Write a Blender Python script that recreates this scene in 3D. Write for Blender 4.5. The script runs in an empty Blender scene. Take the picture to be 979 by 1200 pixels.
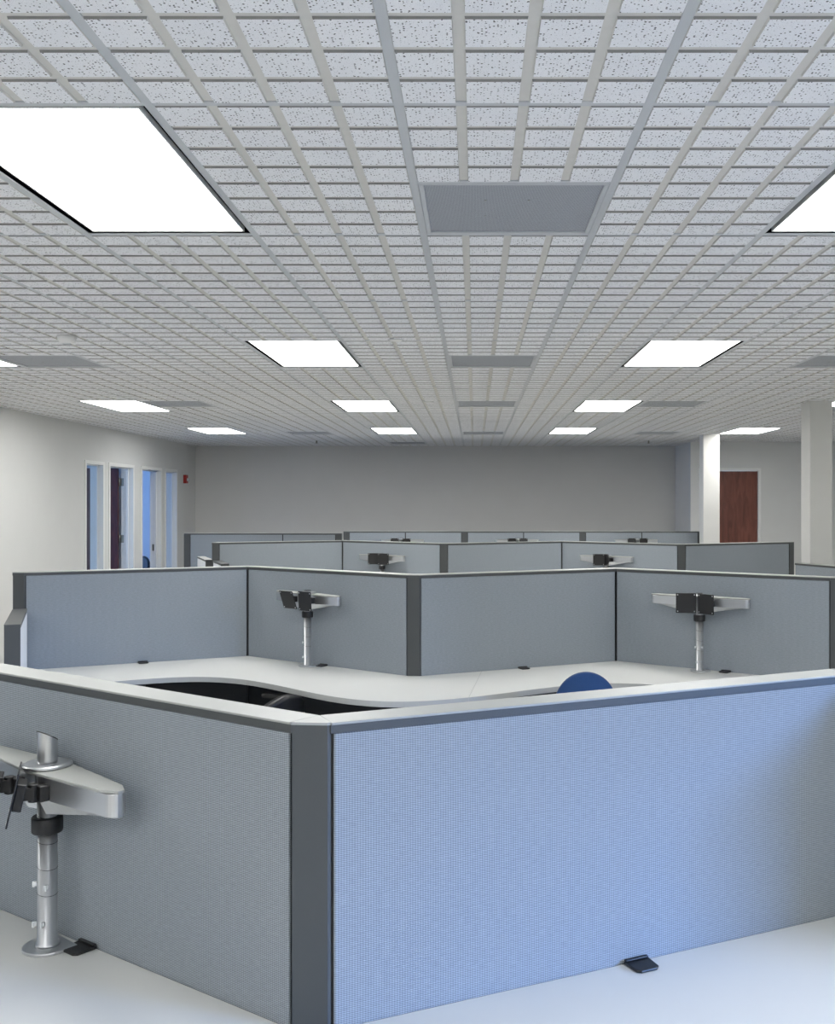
import bpy, bmesh, math, random
from mathutils import Vector, Matrix
random.seed(7)
S = bpy.context.scene
C = S.collection
PI = math.pi

# ------------------------------------------------------------------ camera, world, exposure, daylight
EYE, CEIL = 1.773, 2.743
F_PX, U0, V0 = 1200.0, 556.5, 588.0
cam_d = bpy.data.cameras.new('camera'); cam = bpy.data.objects.new('camera', cam_d); C.objects.link(cam)
cam.location = (0, 0, EYE); cam.rotation_euler = (PI/2, 0, 0)
cam_d.sensor_fit = 'HORIZONTAL'; cam_d.sensor_width = 36.0
cam_d.lens = F_PX/979*36
cam_d.shift_x = -(U0-489.5)/979; cam_d.shift_y = -(600-V0)/979
cam_d.clip_start = 0.05
S.camera = cam
w = bpy.data.worlds.new('sky'); S.world = w; w.use_nodes = True
w.node_tree.nodes['Background'].inputs[0].default_value = (0.45, 0.66, 1.0, 1)
w.node_tree.nodes['Background'].inputs[1].default_value = 1.5
S.view_settings.view_transform = 'Standard'; S.view_settings.look = 'None'
S.view_settings.gamma = 1.0; S.view_settings.use_curve_mapping = False
S.view_settings.exposure = 0.9
LIGHT_STRENGTH = 9.0

def area(name, loc, rot, sx, sy, power, color):
    d = bpy.data.lights.new(name, 'AREA'); d.shape = 'RECTANGLE'; d.size = sx; d.size_y = sy
    d.energy = power; d.color = color
    o = bpy.data.objects.new(name, d); C.objects.link(o); o.location = loc; o.rotation_euler = rot
    return o
DAY = (0.24, 0.455, 1.0)
# daylight entering through the big side window and through the office windows
sky_pos, sky_aim = Vector((9.5, -1.45, 2.9)), Vector((0.45, 2.35, 1.0))     # patch of open sky outside the side window
area('daylight_side_window', sky_pos, (sky_aim-sky_pos).to_track_quat('-Z', 'Y').to_euler(), 1.6, 1.0, 1150, DAY)
area('daylight_office_a', (-8.62, 13.2, 1.6), (0, -PI/2, 0), 1.5, 2.0, 60, (0.25, 0.48, 1.0))
area('daylight_office_b', (-8.62, 16.1, 1.6), (0, -PI/2, 0), 1.5, 2.0, 55, (0.20, 0.42, 1.0))

# ------------------------------------------------------------------ materials
def new_mat(name):
    m = bpy.data.materials.new(name); m.use_nodes = True
    nt = m.node_tree; return m, nt, nt.nodes['Principled BSDF']
def srgb(r, g, b):
    f = lambda c: (c/255/12.92) if c/255 <= 0.04045 else ((c/255+0.055)/1.055)**2.4
    return (f(r), f(g), f(b), 1)
def plain(name, col, rough=0.6, metal=0.0, noise=0.0, nscale=40, bump=0.0, bscale=300, spec=0.5):
    m, nt, p = new_mat(name)
    p.inputs['Roughness'].default_value = rough; p.inputs['Metallic'].default_value = metal
    p.inputs['Specular IOR Level'].default_value = spec
    p.inputs['Base Color'].default_value = col
    tc = nt.nodes.new('ShaderNodeTexCoord')
    if noise > 0:
        n = nt.nodes.new('ShaderNodeTexNoise'); n.inputs['Scale'].default_value = nscale; n.inputs['Detail'].default_value = 4
        r = nt.nodes.new('ShaderNodeValToRGB')
        a = tuple(max(0, c*(1-noise)) for c in col[:3])+(1,); b = tuple(min(1, c*(1+noise)) for c in col[:3])+(1,)
        r.color_ramp.elements[0].position = 0.3; r.color_ramp.elements[1].position = 0.7
        r.color_ramp.elements[0].color = a; r.color_ramp.elements[1].color = b
        nt.links.new(tc.outputs['Object'], n.inputs['Vector']); nt.links.new(n.outputs['Fac'], r.inputs['Fac'])
        nt.links.new(r.outputs['Color'], p.inputs['Base Color'])
    if bump > 0:
        n = nt.nodes.new('ShaderNodeTexNoise'); n.inputs['Scale'].default_value = bscale; n.inputs['Detail'].default_value = 3
        b = nt.nodes.new('ShaderNodeBump'); b.inputs['Strength'].default_value = bump; b.inputs['Distance'].default_value = 0.002
        nt.links.new(tc.outputs['Object'], n.inputs['Vector'])
        nt.links.new(n.outputs['Fac'], b.inputs['Height']); nt.links.new(b.outputs['Normal'], p.inputs['Normal'])
    return m

def fabric_mat():
    m, nt, p = new_mat('woven_fabric')
    p.inputs['Roughness'].default_value = 0.9; p.inputs['Specular IOR Level'].default_value = 0.15
    tc = nt.nodes.new('ShaderNodeTexCoord'); sp = nt.nodes.new('ShaderNodeSeparateXYZ'); cb = nt.nodes.new('ShaderNodeCombineXYZ')
    nt.links.new(tc.outputs['Object'], sp.inputs[0])
    nt.links.new(sp.outputs['X'], cb.inputs['X']); nt.links.new(sp.outputs['Z'], cb.inputs['Y'])
    # ribbed weave: strong horizontal rows, weaker vertical threads
    def math_node(op, a, b, c=None):
        k = nt.nodes.new('ShaderNodeMath'); k.operation = op
        for q, v in enumerate((a, b, c)):
            if v is None: continue
            if isinstance(v, (int, float)): k.inputs[q].default_value = v
            else: nt.links.new(v, k.inputs[q])
        return k.outputs[0]
    sz = math_node('SINE', math_node('MULTIPLY', sp.outputs['Z'], 2*PI/0.0037), None)
    sx = math_node('SINE', math_node('MULTIPLY', sp.outputs['X'], 2*PI/0.0056), None)
    hz = math_node('MULTIPLY_ADD', sz, 0.34, 0.5); weave = math_node('MULTIPLY_ADD', sx, 0.13, hz)
    br = nt.nodes.new('ShaderNodeMix'); br.data_type = 'RGBA'
    br.inputs['A'].default_value = (0.13, 0.148, 0.166, 1); br.inputs['B'].default_value = (0.425, 0.468, 0.51, 1)
    nt.links.new(weave, br.inputs['Factor'])
    n = nt.nodes.new('ShaderNodeTexNoise'); n.inputs['Scale'].default_value = 160; n.inputs['Detail'].default_value = 3
    mp = nt.nodes.new('ShaderNodeMapping'); mp.inputs['Scale'].default_value = (0.35, 1, 1.3)
    nt.links.new(tc.outputs['Object'], mp.inputs[0]); nt.links.new(mp.outputs[0], n.inputs['Vector'])
    mx = nt.nodes.new('ShaderNodeMix'); mx.data_type = 'RGBA'; mx.blend_type = 'MULTIPLY'; mx.inputs['Factor'].default_value = 0.3
    r = nt.nodes.new('ShaderNodeValToRGB'); r.color_ramp.elements[0].position = 0.3; r.color_ramp.elements[1].position = 0.72
    r.color_ramp.elements[0].color = (0.55, 0.55, 0.55, 1); r.color_ramp.elements[1].color = (1, 1, 1, 1)
    nt.links.new(n.outputs['Fac'], r.inputs['Fac'])
    nt.links.new(br.outputs['Result'], mx.inputs['A']); nt.links.new(r.outputs['Color'], mx.inputs['B'])
    nt.links.new(mx.outputs['Result'], p.inputs['Base Color'])
    b = nt.nodes.new('ShaderNodeBump'); b.inputs['Strength'].default_value = 0.3; b.inputs['Distance'].default_value = 0.001
    nt.links.new(weave, b.inputs['Height']); nt.links.new(b.outputs['Normal'], p.inputs['Normal'])
    return m

def tile_mat():
    m, nt, p = new_mat('fissured_tile')
    p.inputs['Roughness'].default_value = 0.95; p.inputs['Specular IOR Level'].default_value = 0.1
    g = nt.nodes.new('ShaderNodeNewGeometry')
    def specks(scale, gate, rad):
        v = nt.nodes.new('ShaderNodeTexVoronoi'); v.inputs['Scale'].default_value = scale; v.voronoi_dimensions = '2D'
        nt.links.new(g.outputs['Position'], v.inputs['Vector'])
        sep = nt.nodes.new('ShaderNodeSeparateColor'); nt.links.new(v.outputs['Color'], sep.inputs[0])
        gt = nt.nodes.new('ShaderNodeMath'); gt.operation = 'SUBTRACT'; gt.inputs[1].default_value = gate
        nt.links.new(sep.outputs[0], gt.inputs[0])
        ml = nt.nodes.new('ShaderNodeMath'); ml.operation = 'MULTIPLY'; ml.inputs[1].default_value = rad
        nt.links.new(gt.outputs[0], ml.inputs[0])
        lt = nt.nodes.new('ShaderNodeMath'); lt.operation = 'LESS_THAN'
        nt.links.new(v.outputs['Distance'], lt.inputs[0]); nt.links.new(ml.outputs[0], lt.inputs[1])
        return lt
    a = specks(125, 0.48, 0.62); b = specks(300, 0.55, 0.5)
    base = srgb(206, 209, 213)
    n = nt.nodes.new('ShaderNodeTexNoise'); n.inputs['Scale'].default_value = 5
    nt.links.new(g.outputs['Position'], n.inputs['Vector'])
    r = nt.nodes.new('ShaderNodeValToRGB'); r.color_ramp.elements[0].color = srgb(231, 233, 236); r.color_ramp.elements[1].color = srgb(239, 240, 242)
    nt.links.new(n.outputs['Fac'], r.inputs['Fac'])
    m1 = nt.nodes.new('ShaderNodeMix'); m1.data_type = 'RGBA'; m1.inputs['B'].default_value = srgb(176, 177, 178)
    nt.links.new(b.outputs[0], m1.inputs['Factor']); nt.links.new(r.outputs['Color'], m1.inputs['A'])
    m2 = nt.nodes.new('ShaderNodeMix'); m2.data_type = 'RGBA'; m2.inputs['B'].default_value = srgb(96, 97, 98)
    nt.links.new(a.outputs[0], m2.inputs['Factor']); nt.links.new(m1.outputs['Result'], m2.inputs['A'])
    nt.links.new(m2.outputs['Result'], p.inputs['Base Color'])
    return m

def wood_mat(name, c0, c1):
    m, nt, p = new_mat(name); p.inputs['Roughness'].default_value = 0.45
    tc = nt.nodes.new('ShaderNodeTexCoord'); mp = nt.nodes.new('ShaderNodeMapping'); mp.inputs['Scale'].default_value = (7, 7, 1.3)
    n = nt.nodes.new('ShaderNodeTexNoise'); n.inputs['Scale'].default_value = 2.2; n.inputs['Detail'].default_value = 6; n.inputs['Distortion'].default_value = 0.8
    r = nt.nodes.new('ShaderNodeValToRGB'); r.color_ramp.elements[0].color = c0; r.color_ramp.elements[1].color = c1
    r.color_ramp.elements[0].position = 0.3; r.color_ramp.elements[1].position = 0.7
    nt.links.new(tc.outputs['Object'], mp.inputs[0]); nt.links.new(mp.outputs[0], n.inputs['Vector'])
    nt.links.new(n.outputs['Fac'], r.inputs['Fac']); nt.links.new(r.outputs['Color'], p.inputs['Base Color'])
    return m

def perforated_mat():
    m, nt, p = new_mat('perforated_metal'); p.inputs['Roughness'].default_value = 0.6
    tc = nt.nodes.new('ShaderNodeTexCoord'); v = nt.nodes.new('ShaderNodeTexVoronoi'); v.voronoi_dimensions = '2D'
    v.inputs['Scale'].default_value = 260; v.inputs['Randomness'].default_value = 0.0
    lt = nt.nodes.new('ShaderNodeMath'); lt.operation = 'LESS_THAN'; lt.inputs[1].default_value = 0.3
    nt.links.new(tc.outputs['Object'], v.inputs['Vector']); nt.links.new(v.outputs['Distance'], lt.inputs[0])
    mx = nt.nodes.new('ShaderNodeMix'); mx.data_type = 'RGBA'
    mx.inputs['A'].default_value = srgb(168, 173, 180); mx.inputs['B'].default_value = srgb(98, 101, 106)
    nt.links.new(lt.outputs[0], mx.inputs['Factor']); nt.links.new(mx.outputs['Result'], p.inputs['Base Color'])
    return m

def glass_mat():
    m = bpy.data.materials.new('window_glass'); m.use_nodes = True; nt = m.node_tree; nt.nodes.clear()
    o = nt.nodes.new('ShaderNodeOutputMaterial'); t = nt.nodes.new('ShaderNodeBsdfTransparent'); g = nt.nodes.new('ShaderNodeBsdfGlossy')
    g.inputs['Roughness'].default_value = 0.02; t.inputs[0].default_value = (0.93, 0.96, 0.97, 1)
    mx = nt.nodes.new('ShaderNodeMixShader'); lw = nt.nodes.new('ShaderNodeLayerWeight'); lw.inputs[0].default_value = 0.5
    pw = nt.nodes.new('ShaderNodeMath'); pw.operation = 'POWER'; pw.inputs[1].default_value = 4.0; nt.links.new(lw.outputs['Facing'], pw.inputs[0])
    fr = nt.nodes.new('ShaderNodeMath'); fr.operation = 'MULTIPLY_ADD'; fr.inputs[1].default_value = 0.35; fr.inputs[2].default_value = 0.03; nt.links.new(pw.outputs[0], fr.inputs[0])
    nt.links.new(fr.outputs[0], mx.inputs[0]); nt.links.new(t.outputs[0], mx.inputs[1]); nt.links.new(g.outputs[0], mx.inputs[2])
    nt.links.new(mx.outputs[0], o.inputs[0]); return m

def emit_mat(name, col, st):
    m, nt, p = new_mat(name)
    p.inputs['Base Color'].default_value = (0.9, 0.9, 0.9, 1)
    p.inputs['Emission Color'].default_value = col; p.inputs['Emission Strength'].default_value = st
    return m

def alu_mat():
    m, nt, p = new_mat('brushed_aluminium'); p.inputs['Metallic'].default_value = 0.9; p.inputs['Roughness'].default_value = 0.3
    p.inputs['Base Color'].default_value = srgb(196, 198, 200)
    tc = nt.nodes.new('ShaderNodeTexCoord'); mp = nt.nodes.new('ShaderNodeMapping'); mp.inputs['Scale'].default_value = (900, 900, 9)
    n = nt.nodes.new('ShaderNodeTexNoise'); n.inputs['Scale'].default_value = 1.0
    b = nt.nodes.new('ShaderNodeBump'); b.inputs['Strength'].default_value = 0.01; b.inputs['Distance'].default_value = 0.0005
    nt.links.new(tc.outputs['Object'], mp.inputs[0]); nt.links.new(mp.outputs[0], n.inputs['Vector'])
    nt.links.new(n.outputs['Fac'], b.inputs['Height']); nt.links.new(b.outputs['Normal'], p.inputs['Normal'])
    return m

M = dict(
    fabric=fabric_mat(), tile=tile_mat(),
    cross_side=plain('tile_cross_side', srgb(146, 146, 143), 0.95, noise=0.05, nscale=60),  # grey for pad sides facing along the room, darker than the groove
    groove=plain('tile_groove', srgb(208, 207, 202), 0.95, noise=0.02, nscale=30),
    tee=plain('grid_metal', srgb(190, 194, 197), 0.45, noise=0.02, nscale=8),
    wall=plain('wall_paint', srgb(207, 208, 206), 0.85, noise=0.012, nscale=3, bump=0.08, bscale=500),
    wall_back=plain('wall_paint_grey', srgb(210, 209, 206), 0.85, noise=0.012, nscale=3, bump=0.08, bscale=500),
    office=plain('office_wall_paint', srgb(205, 208, 212), 0.85, noise=0.012, nscale=3),
    column=plain('column_paint', srgb(204, 204, 200), 0.6, noise=0.01, nscale=4),
    white=plain('white_paint', srgb(226, 227, 225), 0.5, noise=0.01, nscale=6),
    frame_white=plain('frame_paint', srgb(222, 223, 220), 0.45, noise=0.01, nscale=6),
    carpet=plain('carpet', srgb(206, 204, 199), 1.0, noise=0.12, nscale=220, bump=0.4, bscale=400),
    char=plain('charcoal_metal', srgb(68, 71, 72), 0.5, noise=0.03, nscale=400),
    matte_black=plain('matte_black', srgb(16, 16, 17), 1.0, noise=0.05, nscale=50, spec=0.0),
    chardark=plain('dark_metal', srgb(44, 46, 48), 0.6, noise=0.03, nscale=100),
    black=plain('black_plastic', srgb(24, 24, 25), 0.45, noise=0.05, nscale=200),
    cap=plain('cap_metal', srgb(158, 160, 156), 0.4, noise=0.015, nscale=10),
    laminate=plain('white_laminate', srgb(204, 205, 202), 0.38, noise=0.008, nscale=4),
    lamedge=plain('laminate_edge', srgb(166, 168, 166), 0.45, noise=0.01, nscale=8),
    palepanel=plain('pale_panel', srgb(214, 219, 224), 0.6, noise=0.01, nscale=6),
    alu=alu_mat(), perf=perforated_mat(), glass=glass_mat(),
    lens=emit_mat('lit_diffuser', (1.0, 0.99, 0.97, 1), LIGHT_STRENGTH),
    clear=plain('clear_plastic', srgb(214, 218, 220), 0.2),
    blue=plain('blue_upholstery', srgb(30, 64, 110), 0.9, noise=0.18, nscale=500, bump=0.3, bscale=700),
    mahogany=wood_mat('mahogany_wood', srgb(88, 48, 38), srgb(120, 70, 56)),
    darkwood=wood_mat('dark_door_wood', srgb(58, 28, 30), srgb(84, 44, 42)),
    red=plain('red_plastic', srgb(150, 28, 24), 0.4, noise=0.03, nscale=60),
    brass=plain('latch_metal', srgb(150, 150, 140), 0.35, metal=0.8, noise=0.03, nscale=60),
    rubber=plain('rubber', srgb(40, 40, 40), 0.8, noise=0.05, nscale=90),
)

# ------------------------------------------------------------------ helpers
class MB:
    def __init__(s): s.v = []; s.f = []; s.sm = []
    def add(s, vs, fs, smooth=False):
        n = len(s.v); s.v += [tuple(v) for v in vs]; s.f += [tuple(i+n for i in f) for f in fs]; s.sm += [smooth]*len(fs); return s
    def box(s, x0, x1, y0, y1, z0, z1, T=None):
        vs = [Vector(p) for p in ((x0,y0,z0),(x1,y0,z0),(x1,y1,z0),(x0,y1,z0),(x0,y0,z1),(x1,y0,z1),(x1,y1,z1),(x0,y1,z1))]
        if T is not None: vs = [T @ v for v in vs]
        return s.add(vs, ((0,3,2,1),(4,5,6,7),(0,1,5,4),(1,2,6,5),(2,3,7,6),(3,0,4,7)))
    def prism(s, poly, z0, z1, T=None):          # poly counter-clockwise
        n = len(poly); vs = [Vector((x, y, z0)) for x, y in poly]+[Vector((x, y, z1)) for x, y in poly]
        if T is not None: vs = [T @ v for v in vs]
        fs = [tuple(range(n-1, -1, -1)), tuple(range(n, 2*n))]+[(i, (i+1) % n, n+(i+1) % n, n+i) for i in range(n)]
        return s.add(vs, fs)
    def lathe(s, prof, n=24, T=None, caps=True):  # prof: (r, z) from bottom up
        vs = []; fs = []
        for r, z in prof:
            for i in range(n):
                a = 2*PI*i/n; vs.append(Vector((r*math.cos(a), r*math.sin(a), z)))
        for k in range(len(prof)-1):
            for i in range(n):
                j = (i+1) % n; fs.append((k*n+i, k*n+j, (k+1)*n+j, (k+1)*n+i))
        if T is not None: vs = [T @ v for v in vs]
        s.add(vs, fs, True)
        if caps:
            m = len(s.v)-len(vs)
            s.f += [tuple(m+i for i in range(n-1, -1, -1)), tuple(m+(len(prof)-1)*n+i for i in range(n))]; s.sm += [False, False]
        return s
    def tube(s, pts, r, n=10):
        pts = [Vector(p) for p in pts]; rings = []
        for i, p in enumerate(pts):
            d = (pts[min(i+1, len(pts)-1)]-pts[max(i-1, 0)]).normalized()
            a = d.cross(Vector((0, 0, 1)))
            if a.length < 1e-4: a = Vector((1, 0, 0))
            a.normalize(); b = d.cross(a)
            rr = r[i] if isinstance(r, (list, tuple)) else r
            rings.append([p+a*rr*math.cos(2*PI*k/n)+b*rr*math.sin(2*PI*k/n) for k in range(n)])
        vs = [v for ring in rings for v in ring]
        fs = [(k*n+i, k*n+(i+1) % n, (k+1)*n+(i+1) % n, (k+1)*n+i) for k in range(len(pts)-1) for i in range(n)]
        s.add(vs, fs, True)
        m = len(s.v)-len(vs); s.f += [tuple(m+i for i in range(n-1, -1, -1)), tuple(m+(len(pts)-1)*n+i for i in range(n))]; s.sm += [False, False]
        return s
    def mesh(s, name):
        me = bpy.data.meshes.new(name); me.from_pydata(s.v, [], s.f); me.update()
        me.polygons.foreach_set('use_smooth', s.sm)
        bm = bmesh.new(); bm.from_mesh(me); bmesh.ops.recalc_face_normals(bm, faces=bm.faces); bm.to_mesh(me); bm.free()
        return me
    def build(s, name, mat, parent=None, bevel=0, seg=2):
        me = s.mesh(name); me.materials.append(M[mat]); o = bpy.data.objects.new(name, me); C.objects.link(o)
        if parent is not None: o.parent = parent
        if bevel:
            b = o.modifiers.new('bevel', 'BEVEL'); b.width = bevel; b.segments = seg; b.limit_method = 'ANGLE'; b.angle_limit = math.radians(40)
        return o
def inst(name, me, parent, loc=(0,0,0), rz=0):
    o = bpy.data.objects.new(name, me); C.objects.link(o); o.parent = parent; o.location = loc; o.rotation_euler = (0, 0, rz); return o
def tag(o, label, cat, group=None):
    o['label'] = label; o['category'] = cat
    if group: o['group'] = group
    return o
def thing(name, label, cat, loc=(0,0,0), rz=0, group=None):
    o = bpy.data.objects.new(name, None); C.objects.link(o); o.location = loc; o.rotation_euler = (0, 0, rz); o.empty_display_size = 0.1
    return tag(o, label, cat, group)
def struct(o, label=None):
    o['kind'] = 'structure'
    if label: o['label'] = label
    return o
def copy_tree(o, parent=None):
    c = o.copy(); C.objects.link(c); c.parent = parent
    for ch in [x for x in o.children]: copy_tree(ch, c)
    return c
def R(d): return math.radians(d)

# ------------------------------------------------------------------ room shell
XL, XR, YB, YR = -4.83, 5.911, 17.70, -4.825     # left, right, back, rear
XD, YD = 3.47, 16.45                               # the projecting wall with the brown door
GRID, XG0, YG0 = 0.6096, -0.185, 2.49
TH = 0.15
struct(MB().box(-9.2, XR+0.3, YR-0.3, YB+0.3, -0.12, 0).build('floor', 'carpet'), 'grey carpet floor under the workstations')
slab = struct(MB().box(-9.2, XR+0.3, YR-0.3, YB+0.3, CEIL+0.12, CEIL+0.22).build('roof_deck', 'chardark'), 'dark deck hidden above the suspended ceiling')
HT = CEIL+0.12
# left wall with four tall openings into the offices
OPEN_L = [(12.70, 13.30, 0.10), (13.53, 14.47, 0.0), (14.84, 15.75, 0.0), (15.98, 16.58, 0.10)]
ZO = 2.262
mb = MB(); y = YR-0.15
for a, b, z0 in OPEN_L:
    mb.box(XL-TH, XL, y, a, 0, HT); mb.box(XL-TH, XL, a, b, ZO, HT)
    if z0 > 0: mb.box(XL-TH, XL, a, b, 0, z0)
    y = b
mb.box(XL-TH, XL, y, YB+0.15, 0, HT)
struct(mb.build('wall_left', 'wall'), 'pale grey painted wall with four tall office openings')
struct(MB().box(XL, XD, YB, YB+TH, 0, HT).build('wall_back', 'wall_back'), 'plain grey back wall behind the workstation rows')
DX0, DX1, DZ = 3.64, 4.565, 2.28
mb = MB().box(XD, DX0, YD, YD+TH, 0, HT).box(DX0, DX1, YD, YD+TH, DZ, HT).box(DX1, XR, YD, YD+TH, 0, HT)
struct(mb.build('wall_back_right', 'wall'), 'pale wall holding the brown wooden door')
struct(MB().box(XD, XD+TH, YD+TH, YB+TH, 0, HT).build('wall_return', 'wall_back'), 'short return wall beside the back wall')
struct(MB().box(XL-TH, XR+TH, YR-TH, YR, 0, HT).build('wall_rear', 'wall'), 'plain wall behind the viewer')
WIN_R = (-1.00, 0.90, 0.85, 2.40)
mb = MB().box(XR, XR+TH, YR, WIN_R[0], 0, HT).box(XR, XR+TH, WIN_R[1], YD, 0, HT)
mb.box(XR, XR+TH, WIN_R[0], WIN_R[1], 0, WIN_R[2]).box(XR, XR+TH, WIN_R[0], WIN_R[1], WIN_R[3], HT)
struct(mb.build('wall_right', 'wall'), 'pale wall with a wide daylight window')
def window(name, x, y0, y1, z0, z1, depth, label, mull=0, fw=0.05, proud=0.012, glass_at=0.5):
    f = MB()
    xa, xb = x-proud, x+depth+proud
    f.box(xa, xb, y0-0.002, y0+fw, z0, z1).box(xa, xb, y1-fw, y1+0.002, z0, z1)
    f.box(xa, xb, y0+fw, y1-fw, z1-fw, z1+0.002).box(xa, xb, y0+fw, y1-fw, z0, z0+fw)
    for k in range(mull):
        ym = y0+(y1-y0)*(k+1)/(mull+1); f.box(x+depth*0.3, x+depth*0.7, ym-0.025, ym+0.025, z0+fw, z1-fw)
    root = struct(f.build(name, 'frame_white', None, 0.002), label)
    n = mull+1
    for k in range(n):
        ya = y0+(y1-y0)*k/n+0.01; yb = y0+(y1-y0)*(k+1)/n-0.01
        MB().box(x+depth*glass_at-0.003, x+depth*glass_at+0.003, ya, yb, z0+0.01, z1-0.01).build('pane', 'glass', root)
    return root
window('window_3', XR, *WIN_R, TH, 'wide side window letting in blue daylight', 0)

# offices behind the left wall
OX = -8.35
mb = MB().box(OX-0.12, XL-TH, 11.35, 11.45, 0, HT).box(OX-0.12, XL-TH, 14.61, 14.71, 0, HT).box(OX-0.12, XL-TH, 17.5, 17.6, 0, HT)
struct(mb.build('wall_office_partitions', 'office'), 'office partition walls seen through the openings')
mb = MB(); y = 11.45
for a, b in ((12.2, 14.2), (15.1, 17.1)):
    mb.box(OX-0.12, OX, y, a, 0, HT).box(OX-0.12, OX, a, b, 0, 0.85).box(OX-0.12, OX, a, b, 2.35, HT); y = b
mb.box(OX-0.12, OX, y, 17.5, 0, HT)
struct(mb.build('wall_office_outer', 'office'), 'outer office wall with daylight windows')
struct(MB().box(OX-0.12, XL-TH, 11.35, 17.6, CEIL, CEIL+0.03).build('ceiling_office', 'white'), 'plain office ceiling')
window('window_4', OX-0.12, 12.2, 14.2, 0.85, 2.35, 0.12, 'outer window of the office with the brown door')
window('window_5', OX-0.12, 15.1, 17.1, 0.85, 2.35, 0.12, 'outer window of the office with the desk chair')

def opening_frame(name, a, b, z0, label, glazed):
    f = MB(); fw = 0.045; pr = 0.012
    xa, xb = XL-TH-pr, XL+pr
    f.box(xa, xb, a-0.03, a+0.015, z0, ZO+0.03).box(xa, xb, b-0.015, b+0.03, z0, ZO+0.03).box(xa, xb, a+0.015, b-0.015, ZO-0.015, ZO+0.03)
    # door or glazing stop in the middle of the jamb
    xs0, xs1 = XL-TH*0.62, XL-TH*0.38
    f.box(xs0, xs1, a+0.015, a+0.03, z0, ZO-0.015).box(xs0, xs1, b-0.03, b-0.015, z0, ZO-0.015).box(xs0, xs1, a+0.03, b-0.03, ZO-0.03, ZO-0.015)
    if glazed: f.box(xa, xb, a+0.015, b-0.015, z0, z0+0.05)
    root = struct(f.build(name, 'frame_white', None, 0.002), label)
    if glazed: MB().box(XL-TH*0.5-0.003, XL-TH*0.5+0.003, a+0.02, b-0.02, z0+0.04, ZO-0.02).build('pane', 'glass', root)
    return root
opening_frame('window_1', *OPEN_L[0], 'narrow glazed sidelight beside the open brown office door', True)
d1 = opening_frame('door_1', *OPEN_L[1], 'office doorway with a dark brown door standing open', False)
d2 = opening_frame('door_2', *OPEN_L[2], 'open office doorway showing a blue lit wall', False)
opening_frame('window_2', *OPEN_L[3], 'narrow glazed sidelight nearest the red alarm strobe', True)
MB().box(-5.92, -5.02, 14.395, 14.44, 0.01, 2.245).build('door_leaf', 'darkwood', d1, 0.002)
for z in (0.3, 1.25, 2.05):
    h = MB().lathe([(0.009, -0.06), (0.009, 0.06)], 10, Matrix.Translation((-5.005, 14.425, z)))
    h.box(-5.005, -4.955, 14.452, 14.456, z-0.055, z+0.055).build('hinge', 'brass', d1)
MB().box(-4.955, -4.925, 15.728, 15.733, 1.02, 1.12).build('strike_plate', 'brass', d2)
MB().box(-5.88, -5.03, 14.86, 14.905, 0.01, 2.245).build('door_leaf', 'darkwood', d2, 0.002)

# brown door on the projecting wall
f = MB(); ya, yb = YD-0.014, YD+TH+0.01
f.box(DX0-0.035, DX0+0.012, ya, yb, 0, DZ+0.035).box(DX1-0.012, DX1+0.035, ya, yb, 0, DZ+0.035).box(DX0+0.012, DX1-0.012, ya, yb, DZ-0.012, DZ+0.035)
d3 = struct(f.build('door_3', 'frame_white', None, 0.002), 'closed reddish brown wooden door beyond the white column')
MB().box(DX0+0.015, DX1-0.015, YD+0.02, YD+0.065, 0.01, DZ-0.016).build('door_leaf', 'mahogany', d3, 0.002)
h = MB().lathe([(0.028, 0), (0.028, 0.008), (0.012, 0.012), (0.012, 0.05)], 14, Matrix.Translation((DX0+0.085, YD+0.02, 1.0)) @ Matrix.Rotation(PI/2, 4, 'X'))
h.tube([(DX0+0.085, YD-0.03, 1.0), (DX0+0.2, YD-0.032, 1.0)], 0.01); h.build('handle', 'brass', d3)

# baseboards
def bb(name, x0, x1, y0, y1, label): struct(MB().box(x0, x1, y0, y1, 0, 0.1).build(name, 'chardark', None, 0.003), label)
bb('baseboard_back', XL, XD, YB-0.012, YB, 'dark baseboard along the back wall')
y = YR
mb = MB()
for a, b, z0 in OPEN_L: mb.box(XL, XL+0.012, y, a-0.03, 0, 0.1); y = b+0.03
mb.box(XL, XL+0.012, y, YB, 0, 0.1); struct(mb.build('baseboard_left', 'chardark'), 'dark baseboard along the office wall')
bb('baseboard_right', XR-0.012, XR, YR, YD, 'dark baseboard along the window wall')

# columns
def column(x0, x1, y0, y1, label):
    o = MB().box(x0, x1, y0, y1, 0, HT-0.1).build('column', 'column', None, 0.006); o['kind'] = 'structure'; o['label'] = label
    MB().box(x0-0.01, x1+0.01, y0-0.01, y1+0.01, 0, 0.1).build('column_base', 'chardark', o, 0.003)
column(3.205, 3.42, 9.78, 10.05, 'square white column beside the low wing panel')
column(3.275, 3.51, 14.66, 14.92, 'square white column standing before the brown door')

# ------------------------------------------------------------------ suspended ceiling
ceil = struct(MB().box(XL, XR, YR, YB, CEIL+0.03, CEIL+0.045).build('ceiling', 'groove'), 'suspended ceiling of scored white tiles in a grey grid')
PITCH = GRID/4; PAD = 0.128
def pads(mb, nc, nr, ox=0, oy=0, z=0, xmin=-9):
    for c in range(nc):
        for r in range(nr):
            x = ox+(c+0.5)*PITCH; yy = oy+(r+0.5)*PITCH; a, b = x-PAD/2, x+PAD/2; c0, c1 = yy-PAD/2, yy+PAD/2
            if b < xmin+0.02: continue
            a = max(a, xmin)
            e = 0.0015
            vs = [(a, c0, z), (b, c0, z), (b, c1, z), (a, c1, z), (a+e, c0+e, z-0.006), (b-e, c0+e, z-0.006), (b-e, c1-e, z-0.006), (a+e, c1-e, z-0.006)]
            mb.add(vs, ((4,7,6,5),(0,4,5,1),(1,5,6,2),(2,6,7,3),(3,7,4,0)))
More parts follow.
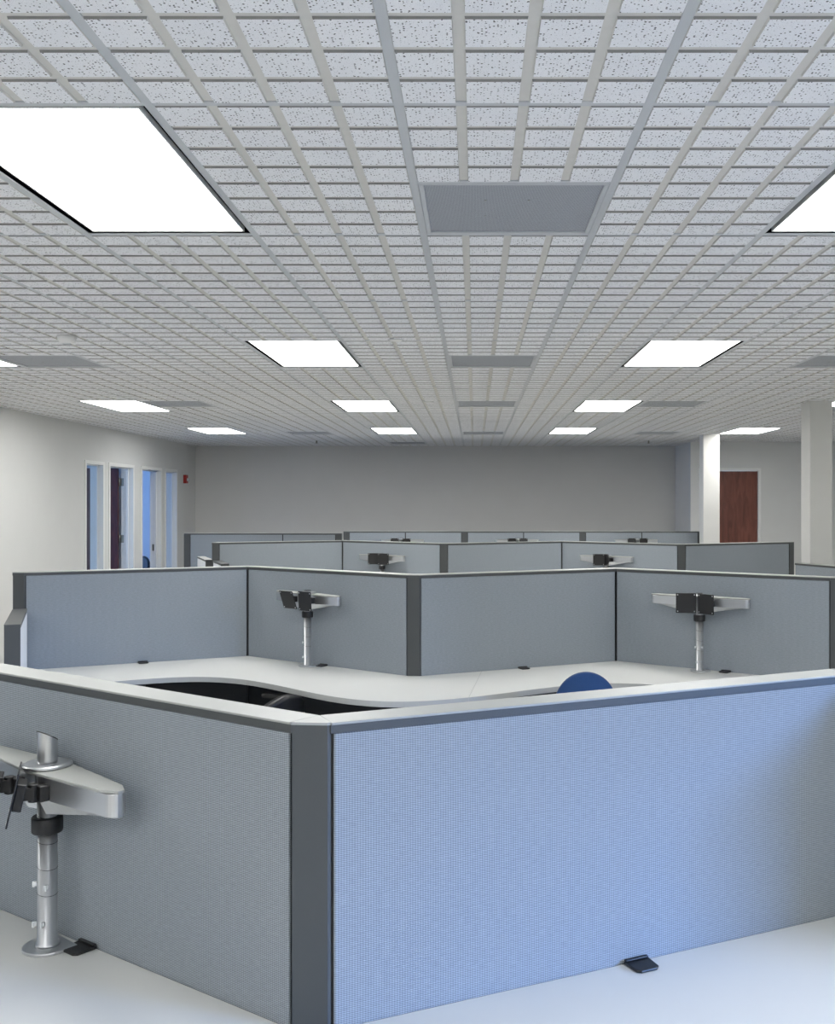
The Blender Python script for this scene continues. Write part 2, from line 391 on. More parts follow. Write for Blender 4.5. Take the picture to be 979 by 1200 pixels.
def tile_mesh(name, nr, xmin=-9):
    mb = MB(); pads(mb, 4, nr, xmin=xmin); npad = len(mb.f)
    x0 = max(0, xmin); mb.box(x0, GRID, 0, nr*PITCH, 0, 0.016)
    me = bpy.data.meshes.new(name); me.from_pydata(mb.v, [], mb.f); me.materials.append(M['tile']); me.materials.append(M['groove']); me.materials.append(M['cross_side'])
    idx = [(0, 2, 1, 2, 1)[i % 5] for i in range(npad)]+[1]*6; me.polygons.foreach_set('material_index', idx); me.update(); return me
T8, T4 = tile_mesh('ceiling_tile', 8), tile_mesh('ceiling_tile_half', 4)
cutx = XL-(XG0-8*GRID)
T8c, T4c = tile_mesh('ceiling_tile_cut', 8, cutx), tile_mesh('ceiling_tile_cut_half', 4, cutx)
LCOLS = (-6, -2, 2, 6); LROWS = (-6, -3, 0, 3, 6, 9)
def gx(k): return XG0+GRID*k
def gy(j): return YG0+2*GRID*j
lights = {(c, r) for c in LCOLS for r in LROWS}
# (column, row, half) of the square air vents
VENTS = [(0, 0, 1), (0, 3, 1), (0, 6, 0), (0, 9, 1), (-5, 3, 1), (-5, 6, 0), (-4, 9, 1), (4, 3, 1), (3, 6, 0), (4, 9, 1), (-2, 11, 1), (6, 6, 1)]
vset = {(c, r): h for c, r, h in VENTS}
far = MB()
for k in range(-8, 10):
    for j in range(-6, 13):
        if (k, j) in lights: continue
        if k >= 6 and j >= 12: continue
        if j <= -3:
            x, yy = gx(k), gy(j); pads(far, 4, 8, x, yy, CEIL, XL if k == -8 else -99); far.box(max(x, XL), x+GRID, yy, yy+2*GRID, CEIL, CEIL+0.016); continue
        if (k, j) in vset:
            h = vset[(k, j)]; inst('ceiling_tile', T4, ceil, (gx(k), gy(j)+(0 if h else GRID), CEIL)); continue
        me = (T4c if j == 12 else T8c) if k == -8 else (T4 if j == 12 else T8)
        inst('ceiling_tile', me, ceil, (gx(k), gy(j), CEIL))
fo = far.build('ceiling_tile_field', 'tile', ceil); fo['kind'] = 'stuff'
TW = 0.0122
run = MB().box(-TW, TW, YR, YB, CEIL-0.0035, CEIL+0.012).mesh('grid_runner'); run.materials.append(M['tee'])
for k in range(-7, 10): inst('grid_runner', run, ceil, (gx(k), 0, 0))
tee = MB().box(TW, GRID-TW, -TW, TW, -0.003, 0.012).mesh('cross_tee'); tee.materials.append(M['tee'])
for k in range(-8, 10):
    for j in range(-1, 13):
        if k == -8: 
            continue
        inst('cross_tee', tee, ceil, (gx(k), gy(j), CEIL))
tb = MB()
for k in range(-7, 10):
    for j in range(-6, -1): tb.box(gx(k)+TW, gx(k)+GRID-TW, gy(j)-TW, gy(j)+TW, CEIL-0.003, CEIL+0.012)
tbo = tb.build('cross_tee_field', 'tee', ceil); tbo['kind'] = 'stuff'
for c, r, h in VENTS: inst('cross_tee', tee, ceil, (gx(c), gy(r)+GRID, CEIL))
edge = MB().box(XL, XL+0.02, YR, YB, CEIL-0.004, CEIL+0.01).box(XL, XD, YB-0.02, YB, CEIL-0.004, CEIL+0.01).box(XD, XR, YD-0.02, YD, CEIL-0.004, CEIL+0.01)
edge.build('wall_angle', 'tee', ceil)

# ceiling lights: recessed 2 x 4 ft boxes with a lit lens
def make_light():
    root = thing('ceiling_light', '', 'ceiling light')
    x0, x1, y0, y1 = TW+0.001, GRID-TW-0.001, TW+0.001, 2*GRID-TW-0.001
    hb = MB(); t = 0.004
    hb.box(x0, x1, y0, y1, 0.0165, 0.0215)
    hb.box(x0, x0+t, y0, y1, 0, 0.0165).box(x1-t, x1, y0, y1, 0, 0.0165).box(x0+t, x1-t, y0, y0+t, 0, 0.0165).box(x0+t, x1-t, y1-t, y1, 0, 0.0165)
    hb.build('housing', 'matte_black', root)
    g = 0.019; fx0, fx1, fy0, fy1 = x0+g, x1-g, y0+g, y1-g; fwd = 0.006
    fb = MB().box(fx0, fx0+fwd, fy0, fy1, 0.0, 0.016).box(fx1-fwd, fx1, fy0, fy1, 0.0, 0.016)
    fb.box(fx0+fwd, fx1-fwd, fy0, fy0+fwd, 0.0, 0.016).box(fx0+fwd, fx1-fwd, fy1-fwd, fy1, 0.0, 0.016)
    fb.build('lens_frame', 'white', root, 0.001)
    MB().box(fx0+fwd, fx1-fwd, fy0+fwd, fy1-fwd, 0.003, 0.007).build('diffuser', 'lens', root)
    return root
L0 = make_light(); first = True
COLN = {-6: 'near the office wall', -2: 'second from the office wall', 2: 'third from the office wall', 6: 'beyond the column line'}
ROWN = {-6: 'at the rear wall', -3: 'by the daylight window', 0: 'over the blue-lit partition', 3: 'over the blue chair', 6: 'over the third row', 9: 'close to the back wall'}
for c in LCOLS:
    for r in LROWS:
        o = L0 if first else copy_tree(L0); first = False
        o.location = (gx(c), gy(r), CEIL)
        o['label'] = 'recessed ceiling light %s, %s' % (ROWN[r], COLN[c]); o['group'] = 'recessed ceiling lights'
def make_vent():
    root = thing('ceiling_vent', '', 'air vent')
    a, b = TW+0.001, GRID-TW-0.001
    f = MB(); w1 = 0.015
    f.box(a, b, a, a+w1, -0.004, 0.012).box(a, b, b-w1, b, -0.004, 0.012).box(a, a+w1, a+w1, b-w1, -0.004, 0.012).box(b-w1, b, a+w1, b-w1, -0.004, 0.012)
    f.build('frame', 'tee', root, 0.002)
    MB().box(a+w1, b-w1, a+w1, b-w1, 0.002, 0.006).build('perforated_plate', 'perf', root)
    for sx, sy in ((0.22, 0.2), (0.36, 0.2), (0.22, 0.38)):
        MB().lathe([(0.004, -0.0005), (0.005, 0.003)], 8, Matrix.Translation((sx, sy, 0))).build('screw', 'cap', root)
    return root
V0_ = make_vent(); first = True
VL = {(0, 0): 'large perforated grey vent beside the lit panel above the blue-lit partition', (0, 3): 'perforated vent between the two lights above the blue chair',
      (0, 6): 'perforated vent between the lights above the second monitor arm row', (0, 9): 'perforated vent between the lights closest to the back wall',
      (-5, 3): 'perforated vent next to the office wall light above the white worktop', (-5, 6): 'perforated vent next to the office wall light above the tall sidelights',
      (-4, 9): 'thin looking vent near the back wall on the office side', (4, 3): 'perforated vent above the right worktop before the columns',
      (3, 6): 'perforated vent touching a light before the white columns', (4, 9): 'perforated vent before the column at the brown door',
      (-2, 11): 'perforated vent hard against the back wall', (6, 6): 'perforated vent beyond the column by the low wing panel'}
for c, r, h in VENTS:
    o = V0_ if first else copy_tree(V0_); first = False
    o.location = (gx(c), gy(r)+h*GRID, CEIL); o['label'] = VL[(c, r)]; o['group'] = 'square ceiling vents'

# sprinkler heads and a sensor
SPR = [(-0.47, 6.1, 'flush sprinkler cover plate near the vent above the blue chair'), (-0.44, 9.85, 'flush sprinkler cover plate beside the third row of lights'),
       (-0.42, 14.25, 'flush sprinkler cover plate near the back wall lights'), (-2.9, 14.1, 'flush sprinkler cover plate by the office wall lights')]
for x, yy, lab in SPR:
    t = thing('sprinkler_cover', lab, 'sprinkler', (x, yy, CEIL-0.006), 0, 'flush sprinkler covers')
    MB().lathe([(0.036, -0.006), (0.042, -0.002), (0.042, 0.012)], 20).build('cover_plate', 'white', t)
    MB().lathe([(0.044, -0.003), (0.05, 0.0), (0.05, 0.006)], 20, caps=True).build('ring', 'tee', t)
for x, yy, lab in ((-2.47, 16.0, 'hanging sprinkler head on the office side near the back wall'), (2.72, 16.0, 'hanging sprinkler head close to the column at the brown door')):
    t = thing('fire_sprinkler', lab, 'sprinkler', (x, yy, CEIL-0.006), 0)
    MB().lathe([(0.035, -0.008), (0.04, 0.004)], 18).build('escutcheon', 'white', t)
    MB().lathe([(0.012, -0.05), (0.014, -0.03), (0.010, -0.008)], 12).build('body', 'brass', t)
    MB().lathe([(0.024, -0.050), (0.024, -0.052)], 14).build('deflector', 'brass', t)
t = thing('motion_sensor', 'small white motion sensor hanging from ceiling by the office wall light', 'sensor', (-2.37, 5.95, CEIL-0.006))
MB().lathe([(0.03, -0.045), (0.05, -0.03), (0.055, 0.0)], 20).build('housing', 'white', t)
MB().lathe([(0.010, -0.050), (0.022, -0.05), (0.026, -0.043)], 16).build('lens', 'clear', t)

# red alarm strobe on the left wall near the back corner
t = thing('alarm_strobe', 'red fire alarm strobe with clear lens on the office wall', 'alarm', (XL, 17.02, 2.08))
MB().box(0, 0.05, -0.06, 0.06, 0, 0.14).build('backbox', 'red', t, 0.006)
MB().box(0.05, 0.085, -0.035, 0.035, 0.035, 0.085).build('strobe_lens', 'clear', t, 0.012)

# ------------------------------------------------------------------ partitions
PL, PT, PH = 1.372, 0.08, 1.339
DESK = 0.737
def make_panel(label, loc, rz, L=PL, H=PH, group=None, face='fabric', low=False, endcap=False, capmat='cap'):
    root = thing('partition_panel', label, 'partition', loc, rz, group)
    MB().box(0, L, 0.009, PT-0.009, 0.02, H-0.021).build('frame', 'chardark', root)
    MB().box(0, L, -0.0005, PT+0.0005, H-0.021, H-0.005).build('top_rail', 'char', root)
    MB().box(0.0015, L-0.002, -0.0015, PT+0.0015, H-0.005, H).build('top_cap', capmat, root, 0.0015)
    g = 0.007
    for y0, y1 in ((0, 0.0095), (PT-0.0095, PT)):
        MB().box(g, L-g, y0, y1, DESK-0.06, H-0.022).build('fabric_panel', face, root, 0.003)
        MB().box(g, L-g, y0+0.001, y1-0.001, 0.1, DESK-0.065).build('lower_panel', 'chardark', root, 0.002)
        MB().box(0.002, L-0.002, y0, y1, 0.0, 0.095).build('kick_plate', 'char', root, 0.002)
    if endcap:
        MB().box(L, L+0.012, 0, PT, 0, H).build('end_trim', 'char', root, 0.002)
    return root
def make_post(label, loc, rz, flip, group=None):
    # equilateral three way connector; flip = point towards the viewer side
    root = thing('corner_post', label, 'post', loc, rz, group)
    h = PT*0.8660254
    e = 0.007
    if not flip:
        tri = [(-PT/2+0.002, 0.0), (PT/2-e, 0.0), (PT/2-0.0012, 0.004), (0, h)]
        cap = [(-PT/2, -0.0015), (PT/2-e, -0.0015), (PT/2, 0.003), (0, h)]
    else:
        tri = [(0, 0.004), (PT/2, h), (-PT/2, h)]
        cap = [(0, 0.0), (PT/2, h+0.0015), (-PT/2, h+0.0015)]
    MB().prism(tri, 0, PH-0.021).build('post_body', 'char', root)
    MB().prism(cap, PH-0.021, PH-0.005).build('cap_rail', 'char', root)
    MB().prism(cap, PH-0.005, PH+0.0002).build('post_cap', 'cap', root)
    return root
PER = 2*PL*math.cos(R(30))+PT; HALF = PER/2; RISE = PL*0.5
class Row:
    def __init__(s, x, y, rot=-5): s.o = Vector((x, y, 0)); s.a = R(rot); s.m = Matrix.Rotation(s.a, 4, 'Z')
    def w(s, e1, e2, z=0): return s.o + s.m @ Vector((e1, e2, z))
    def edge(s, e1): # zigzag front face
        u = abs(((e1+HALF) % PER)-HALF); return max(0, (u-PT/2))*math.tan(R(30))
    def front(s, e1): # worktop front edge
        u = abs(((e1+HALF) % PER)-HALF); return -0.79+0.646*(1-math.cos(PI*u/HALF))/2
row1, row2, row3 = Row(-0.322, 2.013), Row(-0.363, 6.094), Row(-0.322, 10.72)
def panel_r(row, k, label, **kw): return make_panel(label, row.w(PER*k+PT/2, 0), row.a+R(30), **kw)
def panel_l(row, k, label, **kw): return make_panel(label, row.w(PER*k-HALF, RISE), row.a-R(30), **kw)
def post(row, k, label): return make_post(label, row.w(PER*k, 0), row.a, False)
def joint(row, k, label): return make_post(label, row.w(PER*k+HALF, RISE), row.a, True)

GP = 'grey fabric partition panels'
# front row
panel_l(row1, 0, 'large grey fabric partition panel behind the monitor arm with a slanted pole top', group=GP)
panel_r(row1, 0, 'blue-lit woven fabric partition panel on the right of the big charcoal post', group=GP)
post(row1, 0, 'large charcoal corner post between grey panel and blue-lit panel')
panel_r(row1, -1, 'grey partition panel joined to the far end of the front monitor arm panel', group=GP)
panel_l(row1, 1, 'partition panel shading the end of the blue-lit panel', group=GP)
joint(row1, -1, 'three way connector at the end of the front monitor arm panel')
joint(row1, 0, 'three way connector at the shaded end of the blue-lit panel')
post(row1, 1, 'charcoal corner post ending the front partition row')
post(row1, -1, 'charcoal corner post at the office wall end of the front row')
# second row, around the white worktop
panel_r(row2, -1, 'grey partition panel with the charcoal wing at its end above white worktop', group=GP)
panel_l(row2, 0, 'grey partition panel behind the monitor arm with tilted black plates', group=GP)
panel_r(row2, 0, 'bare grey partition panel behind the blue chair', group=GP)
panel_l(row2, 1, 'grey partition panel behind the monitor arm next to the blue chair', group=GP)
panel_r(row2, 1, 'grey partition panel past the last post of the worktop row', group=GP)
post(row2, -1, 'charcoal end post above the low pale wing panel')
post(row2, 0, 'charcoal corner post in the middle of the white worktop row')
post(row2, 1, 'charcoal corner post at the column end of the white worktop row')
joint(row2, -1, 'inner corner connector between wing-end panel and tilted plate panel')
joint(row2, 0, 'inner corner connector behind the blue chair')
# third row
panel_r(row3, -1, 'grey partition panel in front of the alarm strobe corner', group=GP)
panel_l(row3, 0, 'grey panel behind the small twin plate monitor arm in the third row', group=GP)
panel_r(row3, 0, 'bare grey panel in the middle of the third row', group=GP)
panel_l(row3, 1, 'third row grey panel behind the arm with a folded plate', group=GP)
panel_r(row3, 1, 'third row grey panel below the brown door', group=GP)
post(row3, -1, 'charcoal end post of the third row near the office openings')
post(row3, 0, 'charcoal middle post of the third row')
post(row3, 1, 'charcoal post of the third row below the brown door')
joint(row3, -1, 'inner connector of the third row beside the small twin plate arm')
joint(row3, 0, 'inner connector of the third row beside the folded plate arm')
t = thing('end_post', 'charcoal end post where the third row meets the white column', 'post', row3.w(PER+HALF, RISE), row3.a+R(30))
MB().box(0.001, 0.065, -0.001, PT, 0, PH-0.005).build('post_body', 'char', t, 0.002); MB().box(0.001, 0.066, -0.002, PT+0.001, PH-0.005, PH).build('post_cap', 'cap', t)

# low wing panels
def wing(label, p, ang, L, H, face, capmat):
    return make_panel(label, (p[0], p[1], 0), ang, L=L, H=H, face=face, endcap=True, capmat=capmat)
A60 = R(-5-60); AW = R(-68.5)
wing('low pale wing panel with charcoal top jutting from the end post of the worktop row', (-2.814, 6.235), AW, 0.86, 1.120, 'palepanel', 'char')
wing('low pale wing panel in front of the end post of the third row', (-2.773, 10.86), AW, 0.6, 1.150, 'palepanel', 'char')
wing('short low white wing panel behind the end post of the third row', (-3.17, 11.70), AW, 0.76, 1.150, 'palepanel', 'cap')
wing('low grey fabric wing panel before the white column', (3.05, 9.75), A60+R(-3), 1.25, 1.193, 'fabric', 'cap')

# straight fourth row before the back wall
def straight_row(x0, y0, lens, posts, labels, plabels):
    x = x0
    for i, kind in enumerate(lens):
        if kind == 'p':
            t = thing('corner_post', plabels.pop(0), 'post', (x, y0, 0))
            MB().box(0, 0.085, -0.001, PT+0.001, 0, PH-0.005).build('post_body', 'char', t, 0.002); MB().box(0, 0.085, -0.002, PT+0.002, PH-0.005, PH).build('post_cap', 'cap', t); x += 0.0855
        else:
            make_panel(labels.pop(0), (x, y0, 0), 0, L=kind, group=GP); x += kind+0.0005
W4 = 0.826
straight_row(-1.93, 15.05, ['p', W4, W4, 'p', W4, W4, 'p', W4, W4, 'p'], None,
    ['back row grey panel next to the gap between the two back rows', 'back row panel left of the post behind the small twin plate arm', 'back row panel directly below the middle vent line',
     'back row panel behind the low arm in the row centre', 'back row panel before the arm nearest the brown door', 'last back row panel before the return wall'],
    ['first charcoal post of the back row beside the gap', 'second charcoal post of the back row', 'third charcoal post of the back row', 'last charcoal post of the back row before the return wall'])
straight_row(-4.02, 14.15, ['p', 1.28, 0.73, 'p'], None,
    ['wide grey panel under the red alarm strobe', 'narrow grey panel meeting the start of the back row'],
    ['dark post under the red alarm strobe', 'dark post where the strobe side panels end'])

# ------------------------------------------------------------------ worktops
def worktop(row, e0, e1, label, clip_wing=False):
    n = 44; g = 0.0025
    es = [e0+0.0003+(e1-e0-0.0006)*i/n for i in range(n+1)]
    if clip_wing: es = [-PER+0.10] + [e for e in es if e-(-PER+0.10)-0.53*(-row.front(e)) > 0.01]
    kinks = [x for k in (-2, -1, 0, 1, 2) for x in (PER*k-PT/2, PER*k+PT/2, PER*k+HALF) if e0 < x < e1]
    back = sorted(set([es[0], es[-1]]+kinks))
    poly = [(e, row.front(e)) for e in (es[1:] if clip_wing else es)]+[(e, row.edge(e)-g) for e in reversed(back)]
    root = thing('worktop', label, 'desk', row.o, row.a, 'curved white worktops')
    top = MB().prism(poly, DESK-0.03, DESK); me = top.mesh('top')
    me.materials.append(M['laminate']); me.materials.append(M['lamedge'])
    for p in me.polygons:
        if abs(p.normal.z) < 0.5: p.material_index = 1
    o = bpy.data.objects.new('top', me); C.objects.link(o); o.parent = root
    b = o.modifiers.new('bevel', 'BEVEL'); b.width = 0.0012; b.segments = 1; b.limit_method = 'ANGLE'; b.angle_limit = R(50)
    for e in (e0+(0.62 if clip_wing else 0.06), e1-0.09):
        ya, yb = row.front(e)+0.12, row.edge(e)-0.12
        if yb-ya > 0.1: MB().box(e, e+0.025, ya, yb, 0, DESK-0.03).build('support_panel', 'char', root, 0.002)
    return root
SEAM = 0.39
worktop(row1, -PER, 0.0, 'white worktop under the large monitor arm with slanted pole')
worktop(row1, 0.0, PER, 'white worktop in front of the blue-lit panel')
worktop(row2, -PER+0.06, SEAM, 'curved white worktop holding the arm with tilted plates', True)
worktop(row2, SEAM, PER+0.3, 'white worktop in front of the blue chair back')
worktop(row3, -PER+0.06, SEAM, 'white worktop hidden behind the panels of the worktop row', True)
worktop(row3, SEAM, PER+0.3, 'white worktop behind the panel at the blue chair')
t = thing('worktop', 'straight white worktop of the back row', 'desk', (-1.84, 14.28, 0))
MB().box(0, 5.15, 0, 0.767, DESK-0.03, DESK).build('top', 'laminate', t, 0.002)
for x in (0.05, 2.5, 5.05): MB().box(x, x+0.025, 0.1, 0.65, 0, DESK-0.03).build('support_panel', 'char', t, 0.002)

# black clip tabs where the panels meet the worktop
def clip(row, k, side, s, label):
    a, rz = ((row.w(PER*k+PT/2, 0), row.a+R(30)) if side == 'r' else (row.w(PER*k-HALF, RISE), row.a-R(30)))
    dv = Vector((math.cos(rz), math.sin(rz), 0)); p = a+dv*s
    poly = [(-0.033, -0.004), (-0.030, -0.052), (-0.02, -0.060), (0.02, -0.060), (0.030, -0.052), (0.033, -0.004)]
    t = thing('clip_tab', label, 'clip', (p.x, p.y, DESK), rz, 'black clip tabs')
    MB().prism(poly, 0.0003, 0.007).build('tab', 'black', t, 0.003)
    MB().box(-0.03, 0.03, -0.012, -0.003, 0.0075, 0.0115).build('ridge', 'black', t, 0.0015)
def proj(row, k, side, x, y):
    a, rz = ((row.w(PER*k+PT/2, 0), row.a+R(30)) if side == 'r' else (row.w(PER*k-HALF, RISE), row.a-R(30)))
    return (Vector((x, y, 0))-a).dot(Vector((math.cos(rz), math.sin(rz), 0)))
for row, k, side, x, y, lab in (
    (row1, 0, 'l', -0.905, 2.385, 'black clip tab beside the base of the large monitor arm'),
    (row1, 0, 'r', 0.372, 2.285, 'black clip tab at the foot of the blue-lit panel'),
    (row2, -1, 'r', -2.127, 6.57, 'small black clip tab on worktop below wing-end panel'),
    (row2, 0, 'l', -0.98, 6.44, 'small black clip tab beside the arm with tilted plates'),
    (row2, 0, 'r', 0.314, 6.34, 'small black clip tab below the bare panel at the blue chair'),
    (row2, 1, 'l', 1.535, 6.24, 'small black clip tab beside the arm next to the blue chair')):
    clip(row, k, side, proj(row, k, side, x, y), lab)

# ------------------------------------------------------------------ monitor arms
def beam_mesh():
    # loft along x: tapered plan, bottom deeper in the middle
    st = []; n = 14; HL = 0.335
    half = [i*0.93/n for i in range(n)]+[0.93, 0.955, 0.975, 0.99, 0.998]
    for x in [-HL*q for q in reversed(half[1:])]+[HL*q for q in half]:
        a = abs(x)/HL
        depth = 0.048-0.028*a
        zb = -0.052-0.046*max(0, 1-a/0.85)
        if a > 0.93: depth *= math.sqrt(max(0.05, 1-((a-0.93)/0.07)**2))
        st.append((x, depth, zb))
    mb = MB(); vs = []
    for x, d, zb in st:
        df = 0.017 if abs(x) < 0.03 else d
        vs += [Vector((x, -df, 0.0)), Vector((x, -df, -0.050)), Vector((x, -df*0.55, zb-0.001)), Vector((x, d*0.8, zb-0.001)), Vector((x, d, -0.050)), Vector((x, d, 0.0))]
    fs = []
    for i in range(len(st)-1):
        for j in range(6): fs.append((i*6+j, i*6+(j+1) % 6, (i+1)*6+(j+1) % 6, (i+1)*6+j))
    fs += [tuple(range(5, -1, -1)), tuple((len(st)-1)*6+j for j in range(6))]
    mb.add(vs, fs); return mb
def cover_mb():
    HL = 0.341; pts = []
    n = 16
    for i in range(n+1):
        x = -HL+2*HL*i/n; a = abs(x)/HL; pts.append((x, -(0.052-0.029*a) if a < 0.98 else -0.008))
    for i in range(n, -1, -1):
        x = -HL+2*HL*i/n; a = abs(x)/HL; pts.append((x, (0.052-0.029*a) if a < 0.98 else 0.008))
    return MB().prism(pts, 0.0, 0.007)
ZB = 1.143
def make_arm(label, p, rz, plates, ZB=1.19, tall=False, HLs=0.93, group='twin monitor arms'):
    root = thing('monitor_arm', label, 'monitor arm', (p[0], p[1], DESK), rz, group)
    zb = ZB-DESK
    # base plate: rounded front, square tail reaching under the panel
    base = [(0.055*math.cos(PI+PI*i/16), 0.055*math.sin(PI+PI*i/16)) for i in range(17)]+[(0.055, 0.045), (-0.055, 0.045)]
    MB().prism(base, 0.0, 0.008).build('base_plate', 'alu', root, 0.002)
    r = 0.0225; n = 28
    mb = MB().lathe([(0.027, 0.008), (0.027, 0.014), (r, 0.016), (r, zb+0.02)], n)
    pole = mb.build('pole', 'alu', root)
    # pole top: cut at a slant on the tall arm
    q = Matrix.Rotation(rz, 3, 'Z'); vs = []
    ring0 = [Vector((r*math.cos(2*PI*i/n), r*math.sin(2*PI*i/n), 0)) for i in range(n)]
    for v in ring0: vs.append(v+Vector((0, 0, zb+0.007)))
    for v in ring0:
        wv = q @ v
        dz = 0.078-0.50*(wv.x*0.92+wv.y*0.385)-0.30*(wv.y*0.92-wv.x*0.385) if tall else 0.024
        vs.append(v+Vector((0, 0, zb+dz)))
    fs = [(i, (i+1) % n, n+(i+1) % n, n+i) for i in range(n)]
    MB().add(vs, fs, True).build('pole_top', 'alu', root)
    pg = MB(); pg.add([v-Vector((0, 0, 0.001)) for v in vs[n:]], [tuple(range(n))]); pg.build('pole_plug', 'black', root)
    MB().tube(vs[n:]+[vs[n]], 0.0012, 6).build('rim', 'black', root)
    for z in (0.13, 0.19, 0.25, 0.31):
        ring = MB().tube([(1.002*r*math.cos(a), 1.002*r*math.sin(a), z-0.2*r*math.cos(a)) for a in [2*PI*i/20 for i in range(21)]], 0.0006, 5)
        ring.build('score_line', 'chardark', pole)
    MB().lathe([(0.033, zb-0.145), (0.035, zb-0.142), (0.035, zb-0.112), (0.033, zb-0.108)], 28).build('collar', 'black', root)
    bm_ = beam_mesh().build('beam', 'alu', root, 0.002); bm_.location = (0, 0, zb); bm_.scale = (HLs, 1, 1)
    cv = cover_mb().build('beam_cover', 'cap', root, 0.002); cv.location = (0, 0, zb+0.0005); cv.scale = (HLs, 1, 1)
    MB().lathe([(0.056, zb+0.008), (0.056, zb+0.013), (0.05, zb+0.016)], 30).build('collar_plate', 'alu', root)
    # clear cable clips on the pole
    for z, a in ((0.15, -2.3), (0.15, -0.6), (0.06, -2.0), (0.065, -0.9)):
        T = Matrix.Translation((r*math.cos(a), r*math.sin(a), z)) @ Matrix.Rotation(a, 4, 'Z')
        MB().box(0, 0.007, -0.005, 0.005, -0.005, 0.005, T).box(0.005, 0.011, -0.002, 0.002, -0.008, 0.006, T).build('cable_clip', 'clear', root, 0.0015)
    for s, yaw, tilt in plates:
        q = Vector((s, -0.048+0.028*abs(s)/0.335, zb-0.03))
        T0 = Matrix.Translation(q) @ Matrix.Rotation(R(yaw), 4, 'Z')
        mt = MB().box(-0.016, 0.016, -0.022, 0.002, -0.018, 0.018, Matrix.Translation(q))
        br = mt.build('carriage', 'black', root, 0.004)
        hb = MB().lathe([(0.012, -0.02), (0.012, 0.02)], 14, T0 @ Matrix.Translation((0, -0.026, 0)))
        hb.box(-0.012, 0.012, -0.062, -0.022, -0.014, 0.014, T0)
        hb.build('pivot', 'black', br, 0.002)
        T1 = T0 @ Matrix.Translation((0, -0.064, 0)) @ Matrix.Rotation(R(tilt), 4, 'X')
        pl = MB().box(-0.06, 0.06, -0.004, 0.0, -0.06, 0.06, T1)
        pl.box(-0.03, 0.03, 0.0, 0.02, -0.03, 0.03, T1)
        po = pl.build('vesa_plate', 'black', root, 0.003)
        for sx in (-0.05, 0.05):
            for sz in (-0.05, 0.05):
                MB().lathe([(0.004, 0), (0.004, 0.001)], 8, T1 @ Matrix.Translation((sx, -0.004, sz)) @ Matrix.Rotation(PI/2, 4, 'X')).build('screw', 'alu', po)
    return root
def arm_at(row, k, s, off):   # along a left-type panel of row, s from its start, off in front of it
    a = row.w(PER*k-HALF, RISE); rz = row.a-R(30)
    dv = Vector((math.cos(rz), math.sin(rz), 0)); nv = Vector((math.sin(rz), -math.cos(rz), 0))
    return a+dv*s+nv*off
def s_of(row, k, x, y): return proj(row, k, 'l', x, y)
make_arm('large aluminium twin monitor arm with slanted pole top before the front grey panel', arm_at(row1, 0, s_of(row1, 0, -0.965, 2.42), 0.065), R(-40), [(-0.03, -29, -12), (0.075, -29, -12)], 1.152, True)
make_arm('aluminium monitor arm with tilted black plates on the curved white worktop', arm_at(row2, 0, s_of(row2, 0, -1.045, 6.47), 0.08), R(-43), [(-0.062, 5, 20), (0.107, 2, 3)])
make_arm('aluminium twin monitor arm with square black plates next to the blue chair', arm_at(row2, 1, s_of(row2, 1, 1.455, 6.37), 0.08), R(-34), [(-0.075, 26, 0), (0.10, -18, 0)])
make_arm('small aluminium arm with two square plates in the third row', arm_at(row3, 0, s_of(row3, 0, -1.02, 11.05), 0.08), R(-34), [(-0.075, 34, 0), (0.065, 30, 0)])
make_arm('small aluminium arm with one folded plate in the third row', arm_at(row3, 1, s_of(row3, 1, 1.37, 10.85), 0.08), R(-34), [(-0.07, 30, 0), (0.09, -40, 0)])
make_arm('aluminium arm peeking over the third row beside its first post', (-1.05, 14.95, 0), 0, [(-0.11, 0, -12), (0.05, 8, 22)], 1.215)
make_arm('aluminium arm peeking over the middle of the third row', (0.62, 14.95, 0), 0, [(-0.08, 0, 12), (0.09, 0, -12)], 1.215)
make_arm('aluminium arm peeking over the third row below the return wall', (2.36, 14.95, 0), 0, [(-0.08, 0, -12), (0.09, 0, 8)], 1.215)

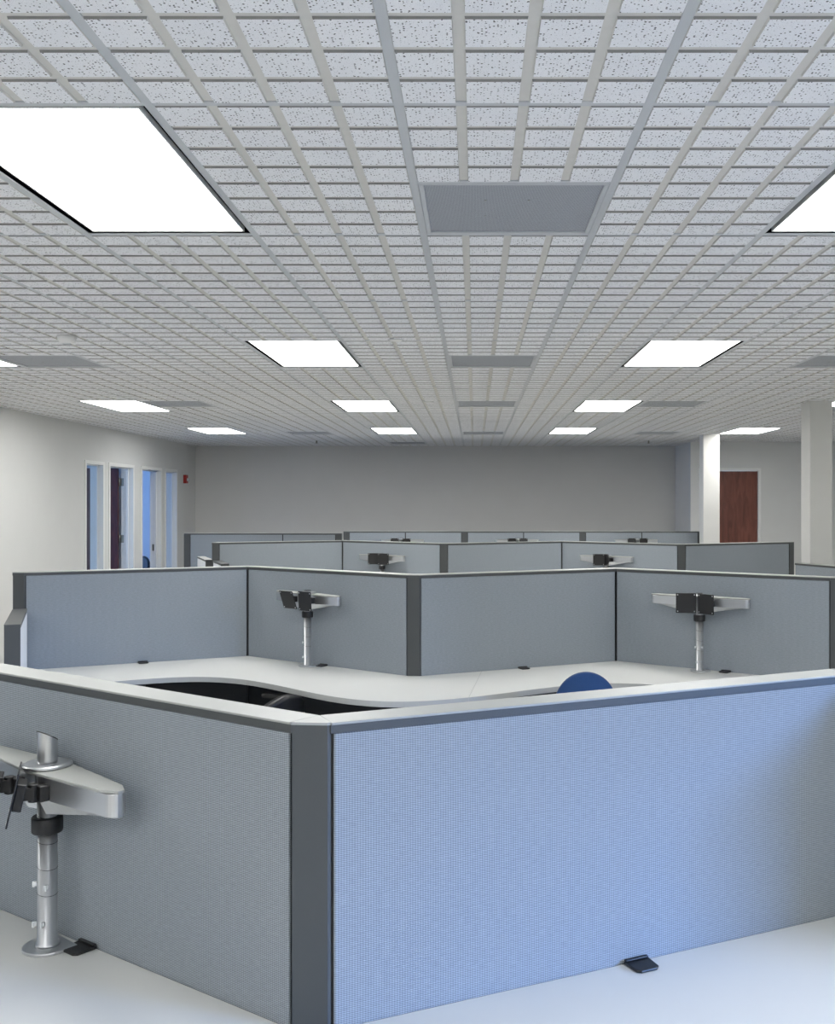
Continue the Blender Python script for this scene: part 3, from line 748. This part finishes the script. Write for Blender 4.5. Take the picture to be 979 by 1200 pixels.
# ------------------------------------------------------------------ chairs
def make_chair(label, loc, rz, backmat, top_z, bw=0.42, bh=0.40, arms=True):
    root = thing('task_chair', label, 'chair', loc, rz)
    # local frame: chair faces +y, backrest at -y
    hub = MB().lathe([(0.05, 0.09), (0.045, 0.13), (0.03, 0.135), (0.03, 0.28), (0.02, 0.285), (0.02, 0.41)], 20); hub.build('gas_column', 'black', root)
    for i in range(5):
        a = 2*PI*i/5+0.3; c, s_ = math.cos(a), math.sin(a)
        lg = MB().tube([(0.03*c, 0.03*s_, 0.115), (0.17*c, 0.17*s_, 0.10), (0.30*c, 0.30*s_, 0.08)], [0.024, 0.02, 0.014], 10).build('base_leg', 'black', root)
        T = Matrix.Translation((0.30*c, 0.30*s_, 0.03)) @ Matrix.Rotation(a, 4, 'Z') @ Matrix.Rotation(PI/2, 4, 'X')
        MB().lathe([(0.024, -0.026), (0.03, -0.018), (0.03, 0.018), (0.024, 0.026)], 16, T).build('caster', 'rubber', lg)
    def pad(nx, ny, fn, thick):
        vs = []; fs = []
        for lay in (0, 1):
            for j in range(ny+1):
                for i in range(nx+1): vs.append(fn(2*i/nx-1, 2*j/ny-1, lay))
        N = (nx+1)*(ny+1)
        for j in range(ny):
            for i in range(nx):
                q = (j*(nx+1)+i, j*(nx+1)+i+1, (j+1)*(nx+1)+i+1, (j+1)*(nx+1)+i); fs.append(q); fs.append(tuple(N+k for k in reversed(q)))
        ring = [i for i in range(nx)]+[j*(nx+1)+nx for j in range(ny)]+[ny*(nx+1)+i for i in range(nx, 0, -1)]+[j*(nx+1) for j in range(ny, 0, -1)]
        for k in range(len(ring)):
            a, b = ring[k], ring[(k+1) % len(ring)]; fs.append((a, N+a, N+b, b))
        return MB().add(vs, fs, True)
    def disc(u, v, p=0.42):   # square to rounded square
        f = math.sqrt(max(1e-9, 1-p*v*v)); g_ = math.sqrt(max(1e-9, 1-p*u*u)); return u*f, v*g_
    def seat(u, v, lay):
        x, y_ = disc(u, v, 0.28); dome = 0.022*(1-u*u)*(1-v*v)
        return Vector((x*0.245, y_*0.235+0.02, 0.42 if lay == 0 else 0.475+dome-0.02*max(0, y_)))
    pad(14, 14, seat, 0.06).build('seat', backmat, root)
    zc = top_z-bh/2
    def back(u, v, lay):
        x, z = disc(u, v, 0.5)
        dome = 0.012*(1-u*u)*(1-v*v); curve = 0.05*x*x
        return Vector((x*bw/2*1.18, -0.215+curve-0.04*z+(-0.028-dome if lay == 0 else 0.02+dome), zc+z*bh/2*1.18*0.85))
    pad(16, 16, back, 0.05).build('backrest', backmat, root)
    MB().tube([(0, -0.03, 0.395), (0, -0.2, 0.39), (0, -0.275, 0.43), (0, -0.262, zc-0.02), (0, -0.245, zc+0.03)], 0.017, 10).build('back_post', 'black', root)
    MB().box(-0.12, 0.12, -0.1, 0.12, 0.39, 0.42).build('mechanism', 'black', root, 0.006)
    if arms:
        for sx in (-1, 1):
            ar = MB().tube([(sx*0.12, 0.0, 0.40), (sx*0.28, 0.0, 0.41), (sx*0.295, 0.0, 0.47), (sx*0.295, 0.0, 0.645)], 0.014, 10).build('arm_support', 'black', root)
            MB().prism([(sx*0.295-0.035, -0.11), (sx*0.295+0.035, -0.11), (sx*0.295+0.03, 0.12), (sx*0.295-0.03, 0.12)], 0.645, 0.672).build('arm_pad', 'rubber', ar, 0.01, 3)
    return root
make_chair('blue upholstered task chair tucked at the white worktop', (0.58, 5.40, 0), R(-4), 'blue', 0.915, bw=0.275, arms=False)
make_chair('black task chair in the dark gap under the curved worktop edge', (-1.24, 5.60, 0), R(64), 'black', 0.735)
make_chair('dark desk chair inside the blue lit office doorway', (-5.72, 17.0, 0), R(150), 'black', 0.86)
